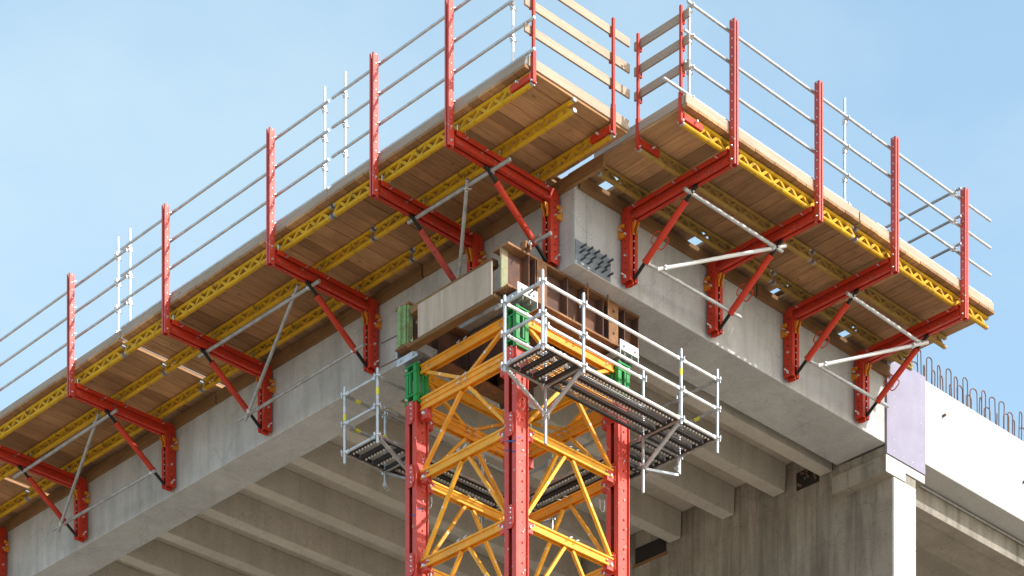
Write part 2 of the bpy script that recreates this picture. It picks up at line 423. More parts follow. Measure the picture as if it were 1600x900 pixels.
# ------------------------------------------------------------------ brackets
def make_bracket():
    root = thing('scaffold_bracket', '', 'bracket', (0, 0, 0), 'red cantilever brackets on the concrete girders')
    L = lambda z: z - ZB
    # wall post: two channels
    m = MB('red', 'bright', 'darksteel')
    for sy in (-1, 1):
        y0, y1 = (-.085, -.022) if sy < 0 else (.022, .085)
        web = y0 if sy < 0 else y1 - .012
        m.box(-.20, -.035, web, web + .012, L(19.76), L(20.83))
        m.box(-.20, -.188, y0 + .0125 if sy < 0 else y0, y1 if sy < 0 else y1 - .0125, L(19.76), L(20.83))
        m.box(-.047, -.035, y0 + .0125 if sy < 0 else y0, y1 if sy < 0 else y1 - .0125, L(19.76), L(20.83))
    m.box(-.16, -.06, -.02, .02, L(19.80), L(20.7), 2)
    for k in range(9):
        z = L(19.82 + k * .105)
        for sy in (-1, 1): m.bolt((-.115, sy * .085, z), (0, sy, 0), .012 if k % 3 else .02, .012 if k % 3 else .03, 1 if k % 3 == 0 else 2)
        m.bolt((-.20, 0.0, z), (-1, 0, 0), .012, .012, 1)
    for sy in (-1, 1): m.tube((-.12, sy * .08, L(19.84)), (-.12, sy * .19, L(19.84)), .011, 6, 1)
    # ragged foot plates
    m.box(-.19, -.05, -.015, .015, L(19.725), L(19.80))
    m.build('wall_post', root, 0, True)
    # arm
    m = MB('red', 'bright', 'darksteel')
    z0, z1 = L(20.645), L(20.83)
    for sy in (-1, 1):
        y0, y1 = (-.078, -.02) if sy < 0 else (.02, .078)
        web = -.03 if sy < 0 else .02
        m.box(-2.054, -.202, web, web + .010, z0 + .012, z1 - .012)
        m.box(-2.054, -.202, y0, y1, z0, z0 + .012); m.box(-2.054, -.202, y0, y1, z1 - .012, z1)
        wb = -.078 if sy < 0 else .064
        m.box(-2.03, -.202, wb, wb + .014, z0 + .0125, z0 + .045); m.box(-2.03, -.202, wb, wb + .014, z1 - .065, z1 - .0125)
        wc = -.040 if sy < 0 else .030
        m.box(-2.03, -.202, wc, wc + .008, z0 + .0455, z1 - .0655)
        for k in range(12): m.bolt((-.28 - k * .15, sy * .078, z0 + .035), (0, sy, 0), .010, .003, 2)
        for u in (-.36, -1.13, -1.93, -1.55): m.tube((u + .07, sy * .07, z1 - .05), (u + .07, sy * .12, z1 - .05), .012, 6, 1)
    for u in (-.36, -1.13, -1.93):
        for du in (-.075, .075):
            m.tube((u + du, -.06, z1), (u + du, -.06, z1 + .085), .009, 6, 1)
            m.bar((u + du, -.06, z1 + .08), (u + du * .4, -.06, z1 + .08), .02, .012, mi=1)
    m.build('arm', root, 0, True)
    # outer guard post
    m = MB('redpost', 'bright', 'darksteel')
    z0, z1 = L(20.60), L(22.63)
    ui, uo = -2.055, -2.150
    for sy in (-1, 1):
        y0 = -.043 if sy < 0 else .033
        m.box(uo, ui, y0, y0 + .010, z0, z1)
        ys = (-.0325, -.012) if sy < 0 else (.012, .0325)
        m.box(uo, uo + .010, *ys, z0, z1); m.box(ui - .010, ui, *ys, z0, z1)
        for k in range(15):
            z = L(20.86 + k * .125); m.bolt(((uo + ui) / 2, sy * .043, z), (0, sy, 0), .0105, .003, 1)  # bright discs stand in for sky seen through the post's holes
        for z in (20.67, 20.86): m.bolt(((uo + ui) / 2, sy * .043, L(z)), (0, sy, 0), .018, .02, 1)
    for z in (21.22, 21.65, 22.08, 22.51):
        for sy in (-1, 1): m.bar((-2.03, sy * .052, L(z) + .02), (-2.08, sy * .052, L(z) - .01), .012, .010, mi=1)
    m.build('guard_post', root, 0, True)
    # spindle strut
    a = Vector((-1.40, 0, L(20.63))); b = Vector((-.20, 0, L(19.79))); d = b - a
    m = MB('black', 'galvdull'); m.tube(a, b, .026, 10); m.bar(a - d * .01, a + d * .03, .036, .06); m.build('strut_spindle', root, 0, True)
    m = MB('red', 'bright'); s0, s1 = a + d * .16, a + d * .82
    m.tube(s0, s1, .047, 14); m.tube(s0, s0 + d * .02, .053, 14); m.tube(s1 - d * .02, s1, .053, 14)
    m.build('strut_sleeve', root, 0, True)
    m = MB('red'); mid = a + d * .58; dn = d.normalized(); sd = Vector((0, 1, 0)); side2 = dn.cross(sd)
    for q in (-1, 1):
        off = side2 * (q * .5) + sd * (q * .85)
        pts = [mid - dn * .09 + off * .045, mid - dn * .085 + off * .09, mid - dn * .05 + off * .11, mid + dn * .05 + off * .11, mid + dn * .085 + off * .09, mid + dn * .09 + off * .045]
        m.pipe(pts, .0085, 6)
    m.build('handle', root, 0, True)
    # orange corner lug and anchor clamps
    m = MB('anchor', 'bright')
    for sy in (-.034, .034):
        q = [(-.205, 20.608), (-.275, 20.608), (-.262, 20.55), (-.232, 20.50), (-.236, 20.44), (-.205, 20.43)]
        n = len(q)
        m.add([(u, sy + e, L(z)) for e in (-.007, .007) for u, z in q], [tuple(range(n))[::-1], tuple(range(n, 2 * n))] + [(i, (i + 1) % n, n + (i + 1) % n, n + i) for i in range(n)])
    m.build('corner_lug', root, 0, True)
    for sy in (-1, 1):
        m = MB('anchor', 'bright'); y0, y1 = sorted((sy * .088, sy * .128))
        m.box(-.10, -.004, y0, y1, L(20.40), L(20.46)); m.box(-.10, -.004, y0, y1, L(20.54), L(20.59)); m.box(-.05, -.004, y0, y1, L(20.461), L(20.539))
        m.tube((-.07, sy * .10, L(20.50)), (-.07, sy * .18, L(20.50)), .013, 6, 1)
        m.build('anchor_clamp', root, 0, True)
    return root
proto = make_bracket()
YL = [.37, 1.95, 4.31, 6.95, 9.60, 12.25, 14.9]
XR = [1.03, 2.926, 4.761, 6.562]
labL = ['red steel bracket on the left girder nearest the corner, beside two round tie holes',
        'red bracket on the left girder with a grimy rust blackened strut above the plywood',
        'red bracket on the left girder, third one counted from the corner',
        'red bracket on the left girder, fourth one counted from the corner',
        'red bracket on the left girder, fifth one counted from the corner',
        'red bracket on the left girder, sixth one counted from the corner',
        'red bracket at the far left edge of the photo, only its foot showing']
labR = ['red bracket on the right girder nearest the corner, beside the studded grey plate',
        'red bracket on the right girder, second one counted from the corner',
        'red bracket on the right girder, third one counted from the corner',
        'red bracket at the right end of the right platform, next to the mauve panel']
brackets = []
for i, y in enumerate(YL):
    o = proto if i == 0 else copy_tree(proto)
    o.location = (0, y, ZB); o['label'] = labL[i]
    if i == 1:
        for ch in o.children:
            if ch.name.startswith('strut_sleeve') or ch.name.startswith('handle'):
                ch.data = ch.data.copy(); ch.data.materials[0] = M['redgrime']; ch['label'] = 'grimy rust blackened red ' + ('strut sleeve' if 'strut' in ch.name else 'handle loops')
for i, x in enumerate(XR):
    o = copy_tree(proto); o.location = (x, 0, ZB); o.rotation_euler = (0, 0, R(90)); o['label'] = labR[i]

# ------------------------------------------------------------------ yellow lattice girders
def lattice(a, b, label, group, mat='yellow'):
    """a, b: ends of the underside centre line"""
    a = Vector(a); b = Vector(b); d = (b - a).normalized(); ln = (b - a).length; sd = Vector((d.y, -d.x, 0))
    root = thing('lattice_girder', label, 'girder', (a + b) / 2, group)
    ch = .050; H = ZD - ZG - .004; w = .070
    oct_ = lambda c0, c1: [(-w / 2, c0 + .014), (-w / 2 + .014, c0), (w / 2 - .014, c0), (w / 2, c0 + .014), (w / 2, c1 - .014), (w / 2 - .014, c1), (-w / 2 + .014, c1), (-w / 2, c1 - .014)]
    m = MB(mat); m.prof(a, b, oct_(0, ch)); m.prof(a, b, oct_(H - ch, H)); m.build('chord', root)
    m = MB(mat); per = .27; k = 0; s = .08
    while s < ln - .12:
        p0 = a + d * s + Vector((0, 0, ch - .008)); p1 = a + d * (s + per / 2) + Vector((0, 0, H - ch + .008)); p2 = a + d * (s + per) + Vector((0, 0, ch - .008))
        m.bar(p0, p1, .040, .042, up=d); m.bar(p1, p2, .0395, .042, up=d)
        s += per
    for q in (a + d * .02, b - d * .02): m.bar(q + Vector((0, 0, ch)), q + Vector((0, 0, H - ch)), .04, .04, up=d) if False else None
    m.build('zigzag_web', root)
    for q, e in ((a, -1), (b, 1)):
        m = MB('galvdull')
        m.bar(q + d * (e * -.02) + Vector((0, 0, .03)), q + d * (e * -.02) + Vector((0, 0, H - .03)), .03, .02)
        for c0, c1 in ((0, ch), (H - ch, H)):
            m.prof(q + d * (e * -.032), q + d * (e * .004), [(x * 1.04, (z - (c0 + c1) / 2) * 1.06 + (c0 + c1) / 2) for x, z in oct_(c0, c1)])
        m.build('end_cap', root)
JL = [-1.10, 3.05, 8.30, 13.57, 18.5]; JR = [.12, 3.98, 7.42]
pos = {1.93: 'outer', 1.13: 'middle', .36: 'inner'}
segL = ['in the platform bay at the corner', 'in the second platform bay from the corner', 'in the third platform bay from the corner', 'in the last platform bay at the left edge']
for i in range(4):
    for u in pos:
        e0 = JL[i] + (.03 if i else 0); e1 = JL[i + 1] - .03
        lattice((-u, e0, ZG), (-u, e1, ZG), f'yellow {pos[u]} lattice girder under the left platform, {segL[i]}'.replace('lattice girder under the left platform,', 'girder of the left platform,'), 'yellow lattice girders under the platforms')
segR = ['in the bay next to the corner', 'in the bay at the right end']
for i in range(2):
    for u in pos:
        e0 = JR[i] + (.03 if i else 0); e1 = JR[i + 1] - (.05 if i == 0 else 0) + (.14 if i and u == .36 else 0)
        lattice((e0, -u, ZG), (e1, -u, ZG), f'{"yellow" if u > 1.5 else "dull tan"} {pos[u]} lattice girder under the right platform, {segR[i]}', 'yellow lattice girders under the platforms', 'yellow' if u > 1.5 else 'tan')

# ------------------------------------------------------------------ plank decks
def deck(along, s0, s1, u0, u1, label, mat, notches=(), gaps=()):
    """boards run across (u) and follow each other along the wall axis"""
    m = MB(mat, 'timber'); s = s0
    while s < s1 - .05:
        w = min(random.choice((.19, .22, .25, .24)), s1 - s)
        g = random.choice((.006, .008, .011))
        dz = random.uniform(0, .005); th = .042
        ua = u0 + random.uniform(-.005, .005); ub = u1 + random.uniform(-.01, .01)
        if along == 'Y' and s < .35: ub = -.045
        for q in notches:
            if s - .02 < q < s + w + .02: ub = u1 - .62
        if along == 'Y': m.box(-ub if False else ua, ub, s, s + w - g, ZD + dz, ZD + dz + th)
        else: m.box(s, s + w - g, ua, ub, ZD + dz, ZD + dz + th)
        s += w
    e0, e1 = s0 + .01, s1 - (.16 if along == 'Y' and s1 > 4 else .01)  # unseen timber sheet added above the boards so the seams stay dark
    if along == 'Y':
        m.box(u0 + .03, -.06, e0, max(e0 + .01, .36), ZD + .056, ZD + .07, 1) if e0 < .3 else None
        m.box(u0 + .03, u1 - .02, max(e0, .37), e1, ZD + .056, ZD + .07, 1)
    else:
        m.box(e0, e1, u0 + .03, u1 - .64, ZD + .056, ZD + .07, 1)
        cuts = sorted(notches); st = e0
        for q in cuts + [e1 + .2]:
            if q - .13 > st: m.box(st, min(q - .13, e1), u1 - .6395, u1 - .02, ZD + .056, ZD + .07, 1)
            st = q + .13
    return tag(m.build('plank_deck'), label, 'deck', 'plank decks of the platforms')
nL = [y + .17 for y in YL[:0]]
deck('Y', -1.07, 3.056, -2.06, .25, 'brown plank deck bay of the left platform next to the corner, end cut lit', 'plankX')
deck('Y', 3.06, 8.21, -2.06, .25, 'brown plank deck bay of the left platform, second from the corner', 'plankX')
deck('Y', 8.30, 13.47, -2.06, .25, 'brown plank deck bay of the left platform, third from the corner', 'plankX')
deck('Y', 13.56, 18.5, -2.06, .25, 'brown plank deck bay of the left platform at the left edge', 'plankX')
deck('X', .09, 3.955, -2.06, .25, 'brown plank deck bay of the right platform next to the corner', 'plankY', notches=(.72, 2.62))
deck('X', 3.975, 7.45, -2.06, .25, 'brown plank deck bay of the right platform at its free end', 'plankY', notches=(4.45, 6.27))

# toe boards
def board(a, b, th, h, label, mat, cat='board', group=None, name='toe_board'):
    m = MB(mat); m.bar(a, b, th, h); o = m.build(name, None, .004); tag(o, label, cat, group); return o
zt = 21.145
for (y0, y1, w) in ((-1.06, 3.04, 'on the left platform next to the corner'), (3.07, 8.24, 'on the left platform, second length from the corner'), (8.28, 13.52, 'on the left platform, third length from the corner'), (13.56, 18.5, 'on the left platform at the left edge')):
    board((-2.03, y0, zt), (-2.03, y1, zt), .035, .125, 'grey weathered shade-side toe board ' + w, 'boardY', group='toe boards of the platforms')
for (x0, x1, w) in ((.09, 3.95, 'on the right platform next to the corner'), (3.98, 7.44, 'on the right platform at its free end')):
    board((x0, -2.03, zt + .01), (x1, -2.03, zt + .01), .035, .13, 'sunlit pale toe board ' + w, 'boardX', group='toe boards of the platforms')
board((-2.0, -1.075, 21.15), (-.03, -1.075, 21.15), .035, .14, 'sunlit white toe board across the end of the left platform', 'boardX', group='toe boards of the platforms')
board((.10, -2.0, 21.15), (.10, -.30, 21.15), .035, .13, 'pinkish toe board across the corner end of the right platform', 'boardY', group='toe boards of the platforms')

# ------------------------------------------------------------------ guard rails of the platforms
RT = .0215
def coupler(m, p, ax, mi=0):
    p = Vector(p); ax = Vector(ax)
    m.tube(p - ax * .032, p + ax * .032, RT * 1.45, 10, mi)
    o = ax.cross(Vector((0, 0, 1))).normalized() if abs(ax.z) < .9 else Vector((1, 0, 0))
    m.tube(p - o * .05, p + o * .05, .012, 6, mi); m.bolt(p + o * .05, o, .018, .016, mi)
    m.bar(p - Vector((0, 0, .03)), p + Vector((0, 0, .03)), .05, .05, up=(0, 1, 0), mi=mi)
ZR = [22.53, 22.10, 21.67, 21.25]
nm = ['top', 'second', 'third', 'lowest']
XP = -2.005
segs = [(-.75, 2.99), (3.07, 8.30), (8.22, 18.5)]
sw = ['nearest the corner', 'in the middle length', 'in the length at the left edge']
for k, z in enumerate(ZR):
    for i, (y0, y1) in enumerate(segs):
        a0 = y0 if i else (-1.2 if k >= 2 else -.8)
        m = MB('galv'); dx = -.0 if i != 2 else .055
        if i == 0 and k == 0: a0 = -.55
        m.tube((XP + dx, a0, z), (XP + dx, y1, z + (.012 if i == 1 else 0)), RT, 10)
        tag(m.build('guard_rail'), f'grey {nm[k]} guard rail tube of the left platform {sw[i]}', 'rail', 'guard rail tubes of the platforms')
for y, lab in ((8.46, 'white upright tube on the left railing, left one of the far pair'), (8.13, 'white upright tube on the left railing, right one of the far pair'), (3.23, 'white upright tube on the left railing, left one of the near pair'), (2.76, 'white upright tube on the left railing, right one of the near pair'), (-.73, 'white upright tube on the left railing nearest the corner')):
    up = thing('upright_tube', lab, 'tube', (XP + .055, y, ZD), 'upright tubes on the railings')
    far = y > 8.3
    m = MB('white'); m.tube((XP + .055, y, ZD + .05), (XP + .055, y, 22.83), RT, 10); m.build('tube', up)
    for z in ZR:
        m = MB('bright'); coupler(m, (XP + .028, y, z), (0, 1, 0)); coupler(m, (XP + .055, y, z - .045), (0, 0, 1)); m.build('coupler', up)
# right platform
segs = [(.10, 4.27), (4.30, 7.41)]; sw = ['next to the corner', 'at the free end']
for k, z in enumerate(ZR):
    for i, (x0, x1) in enumerate(segs):
        a0 = x0 if i else (.16 if k == 0 else (-.33 if k == 3 else .09))
        if k == 3 and i == 0: x1 = 3.80
        if k == 3 and i == 1: x0 = a0 = 4.42
        m = MB('galv'); m.tube((a0, XP, z), (x1, XP, z), RT, 10)
        tag(m.build('guard_rail'), f'bright {nm[k]} guard rail tube of the right platform {sw[i]}', 'rail', 'guard rail tubes of the platforms')
for x, lab in ((.257, 'galvanised upright tube on the right railing at the corner end'), (3.73, 'galvanised upright tube on the right railing mid way, between two red posts')):
    up = thing('upright_tube', lab, 'tube', (x, XP + .055, ZD), 'upright tubes on the railings')
    m = MB('galv'); m.tube((x, XP + .055, ZD + .05), (x, XP + .055, 22.83 if x > 1 else 22.62), RT, 10); m.build('tube', up)
    for z in ZR:
        m = MB('bright'); coupler(m, (x, XP + .028, z), (1, 0, 0)); coupler(m, (x, XP + .055, z - .045), (0, 0, 1)); m.build('coupler', up)
for k, z in enumerate(ZR[:3]):
    rr = thing('return_rail', f'{nm[k]} cross rail tube turning back from the railing at the right platform end', 'rail', (6.43, -1.2, z), 'cross rails at the right end')
    m = MB('galvdull'); m.tube((6.43, -2.13, z + .05), (6.43, -.25, z + .05), RT, 10); m.build('tube', rr)
    m = MB('bright'); coupler(m, (6.43, XP, z + .045), (0, 1, 0)); coupler(m, (6.40, XP, z), (1, 0, 0)); m.build('coupler', rr)

# end guards: red thin posts with boards
def end_post(x, y, d, label):
    """d: horizontal unit vector pointing from the post into the girder"""
    d = Vector(d); s = Vector((d.y, -d.x, 0))
    root = thing('end_guard_post', label, 'post', (x, y, 20.84), 'thin red posts of the end guards')
    P = Vector((x, y, 0)); zz = lambda z: Vector((0, 0, z))
    m = MB('red', 'bright'); m.bar(P + zz(20.86), P + zz(21.28), .055, .05, up=d); m.build('shoe', root)
    m = MB('red', 'white'); m.bar(P + zz(21.28), P + zz(22.47), .036, .036, up=d); m.build('upright', root)
    m = MB('red', 'bright')
    m.bar(P + zz(20.94) + d * .02, P + zz(20.94) + d * .40, .10, .085, up=(0, 0, 1)); m.tube(P + zz(20.95) + d * .24 - s * .10, P + zz(20.95) + d * .24 + s * .10, .016, 6, 1)
    m.tube(P + zz(20.88) - s * .05, P + zz(20.88) + s * .05, .014, 6, 1); m.build('girder_clamp', root)
    m = MB('red')
    for z in (21.53, 21.88, 22.25): m.bar(P + zz(z) + d * .02, P + zz(z) - d * -.07, .03, .02); m.bar(P + zz(z) + d * .068, P + zz(z + .07) + d * .068, .03, .012, up=d)
    m.build('board_hook', root)
end_post(-1.94, -1.115, (0, 1, 0), 'thin red end guard post at the outer edge of the left platform end')
end_post(-.38, -1.115, (0, 1, 0), 'thin red end guard post at the inner edge of the left platform end')
end_post(.10, -1.14, (1, 0, 0), 'thin red end guard post at the inner edge of the right platform end')
end_post(.10, -1.94, (1, 0, 0), 'thin red end guard post at the outer edge of the right platform end')
for k, z in enumerate((22.315, 21.95, 21.595)):
    board((-2.06, -1.065, z - .015), (.0, -1.065, z + .01), .03, .118, f'sunlit {["top", "middle", "bottom"][k]} guard board across the left platform end', 'boardX', group='boards of the end guards', name='guard_board')
    board((.145, -2.06, z + .03 + .01 * k), (.145, -1.03, z + .035 + .01 * k), .03, .12, f'pinkish {["top", "middle", "bottom"][k]} guard board across the right platform end', 'boardY', group='boards of the end guards', name='guard_board')

# ------------------------------------------------------------------ bracing tubes under the platforms
def brace_tube(a, b, cps, label, mat='galvdull'):
    a = Vector(a); b = Vector(b); d = (b - a).normalized()
    root = thing('brace_tube', label, 'tube', (a + b) / 2, 'bracing tubes under the platforms')
    m = MB(mat); m.tube(a, b, .028, 12); m.build('tube', root)
    for f in cps:
        m = MB('bright'); coupler(m, a + d * f, d); m.build('coupler', root)
uu, zu, ul, zl = -1.27, 20.57, -.42, 19.95
brace_tube((uu - .04, -.02, zu + .03), (uu - .04, 2.10, zu + .05), (.39, 2.0), 'grey upper brace tube joining the two left brackets nearest the corner')
brace_tube((uu - .04, 4.12, zu + .03), (uu - .04, 7.14, zu + .05), (.25, 2.85), 'grey upper brace tube joining third and fourth left brackets')
brace_tube((uu - .04, 9.42, zu + .03), (uu - .04, 12.55, zu), (.2, 2.85), 'grey upper brace tube joining fifth and sixth left brackets')
brace_tube((ul - .03, .03, zl), (ul - .03, 2.1, zl), (.37,), 'grey lower brace tube behind the beam end by the corner bracket')
brace_tube((ul - .03, 4.09, zl), (ul - .03, 7.25, zl - .02), (.24, 2.86), 'grey lower brace tube joining third and fourth left brackets')
brace_tube((ul - .03, 9.53, zl - .03), (ul - .03, 12.66, zl), (.1, 2.72), 'grey lower brace tube joining fifth and sixth left brackets')
brace_tube((uu - .10, .78, zu + .08), (ul - .10, 1.90, zl - .15), (.13,), 'leaning grey brace tube rising behind the plywood')
brace_tube((uu - .10, 4.55, zu + .12), (ul - .10, 6.95, zl - .14), (.20, 2.5), 'leaning grey brace tube between third and fourth left brackets')
brace_tube((uu - .10, 9.85, zu + .12), (ul - .10, 12.35, zl - .14), (.22, 2.6), 'leaning grey brace tube between fifth and sixth left brackets')
brace_tube((.90, uu - .03, zu), (3.07, uu - .03, zu), (.13, 2.03), 'bright upper brace tube joining the two right brackets nearest the corner', 'galv')
brace_tube((4.63, uu - .03, zu), (6.58, uu - .03, zu - .04), (.13, 1.9), 'bright upper brace tube joining the two right brackets at the free end', 'galv')
brace_tube((1.03, ul - .0, zl), (3.17, ul - .0, zl + .03), (.05, 1.9), 'bright lower brace tube joining the two right brackets nearest the corner', 'galv')
brace_tube((4.78, ul - .0, zl), (6.85, ul - .0, zl + .02), (.05, 1.8), 'bright lower brace tube joining the two right brackets at the free end', 'galv')
brace_tube((1.22, ul - .07, zl - .06), (3.08, uu - .10, zu + .06), (.12, 1.95), 'bright leaning brace tube from corner bracket foot to second right bracket', 'white')
brace_tube((4.95, ul - .07, zl - .06), (6.62, uu - .10, zu - .02), (.12, 1.72), 'bright leaning brace tube at the free end of the right platform', 'white')

# ------------------------------------------------------------------ steel beams under the corner
def ibeam(yc, x0, x1, label, near):
    root = thing('steel_beam', label, 'steel beam', ((x0 + x1) / 2, yc, 19.07), 'brown steel beams on the shoring tower')
    hw = .155; zt_, zb_ = 19.695, 19.07
    m = MB('brown'); m.box(x0, x1, yc - .012, yc + .012, zb_ + .03, zt_ - .03)
    m.build('web', root)
    m = MB('brownflange' if True else 'brown'); m.box(x0, x1, yc - hw, yc + hw, zb_, zb_ + .03); m.box(x0, x1, yc - hw, yc + hw, zt_ - .03, zt_); m.build('flange', root)
    m = MB('brown')
    for x in ([x0 + .42, x0 + .55, x0 + 1.20, x0 + 1.55, x0 + 1.95, x1 - .32, x1 - .02] if near else [x0 + .6, x0 + 1.2, x0 + 1.9]):
        for s in (-1, 1):
            y0, y1 = sorted((yc + s * .0125, yc + s * (hw - .006))); m.box(x - .008, x + .008, y0, y1, zb_ + .0305, zt_ - .0305)
    m.build('stiffener', root)
    if near:
        m = MB('brownflange', 'void')
        for x in (x0 + .58, x1 - .66):
            m.box(x, x + .20, yc - hw + .004, yc - hw + .016, zb_ + .0305, zt_ - .0305)
            for z in (zb_ + .16, zt_ - .14): m.bolt((x + .10, yc - hw + .004, z), (0, -1, 0), .022, .003, 1)
        m.build('side_plate', root)
    m = MB('brownend' if near else 'greenrust')
    if near:
        m.box(x0 + .002, x0 + .13, yc - .0165, yc - .0125, zb_ + .0305, zt_ - .0305); m.box(x0 - .003, x0 - .0005, yc - .012, yc + .012, zb_ + .0305, zt_ - .0305)
        m.build('flaking_paint_strip', root); return
    m.box(x0 - .012, x0 - .001, yc - .09, yc + .09, zb_ + .0305, zt_ - .0305); m.box(x0 - .05, x0 - .0125, yc - .012, yc + .012, zb_ + .0305, zt_ - .0305)
    for s in (-1, 1):
        y0, y1 = sorted((yc + s * .06, yc + s * .125)); m.box(x0 + .012, x0 + .10, y0, y1, zb_ + .0305, zt_ - .0305)
    o = m.build('end_plate', root); o['label'] = 'rusty flaking end plate' if near else 'pale green flaking painted end plate'
ibeam(.44, -1.05, 1.68, 'rust brown steel beam across the front of the shoring tower top, end by the corner bracket', True)
ibeam(2.53, -1.05, 1.68, 'steel beam with pale green end left of the plywood board', False)
# brown cross steel deeper inside
m = MB('brown'); m.box(.15, .45, .62, 2.36, 19.08, 19.66); m.box(.75, 1.15, .62, 2.36, 19.08, 19.66)
tag(m.build('cross_packing'), 'dark brown steel packing between the two beams under the girder', 'steel packing')
m = MB('ply'); m.box(-1.11, -1.085, .56, 2.12, 19.03, 19.515); tag(m.build('plywood_board', None, .003), 'weathered plywood board standing between the two beam ends', 'plywood')
m = MB('timber'); m.box(-1.11, -.97, .50, 2.36, 18.97, 19.026); m.box(-1.04, -.92, .62, 2.36, 19.5, 19.61); tag(m.build('bearer_timber', None, .004), 'brown timber bearer under the plywood board', 'timber')
m = MB('rebar')
for z in (19.33, 18.98): m.tube((-1.0, 2.66, z), (-1.0, 3.05, z + .02), .009, 6)
tag(m.build('tie_rod'), 'rusty tie rods poking out beside the green beam end', 'rod')
# beam clamps on the front beam flanges
def clamp(x, y, z, label, mat='brownflange'):
    root = thing('beam_clamp', label, 'clamp', (x, y, z), 'clamps on the front steel beam')
    m = MB(mat); m.bar((x - .06, y, z), (x + .06, y, z), .12, .03); m.box(x - .06, x - .03, y - .06, y + .06, z - .09, z - .015); m.box(x + .03, x + .06, y - .06, y + .06, z - .09, z - .015)
    m.build('jaw', root, .006)
    m = MB('rebar', 'bright'); m.tube((x, y + .1, z - .03), (x, y - .28, z + .01), .011, 6); m.tube((x, y - .065, z - .02), (x, y - .10, z - .018), .028, 6, 1); m.build('threaded_rod', root)
clamp(-.72, .27, 19.78, 'rusty clamp on the top flange of the front beam end')
clamp(-.72, .27, 19.06, 'rusty clamp on the bottom flange of the front beam end')
m = MB('brownflange'); m.box(.44, 1.02, .20, .26, 19.72, 19.735); m.box(.50, .515, .22, .24, 19.45, 19.72); m.box(.93, .945, .22, .24, 19.40, 19.72)
tag(m.build('hanger_bracket'), 'small rusty hanger plate with two rods over the front beam', 'hanger')

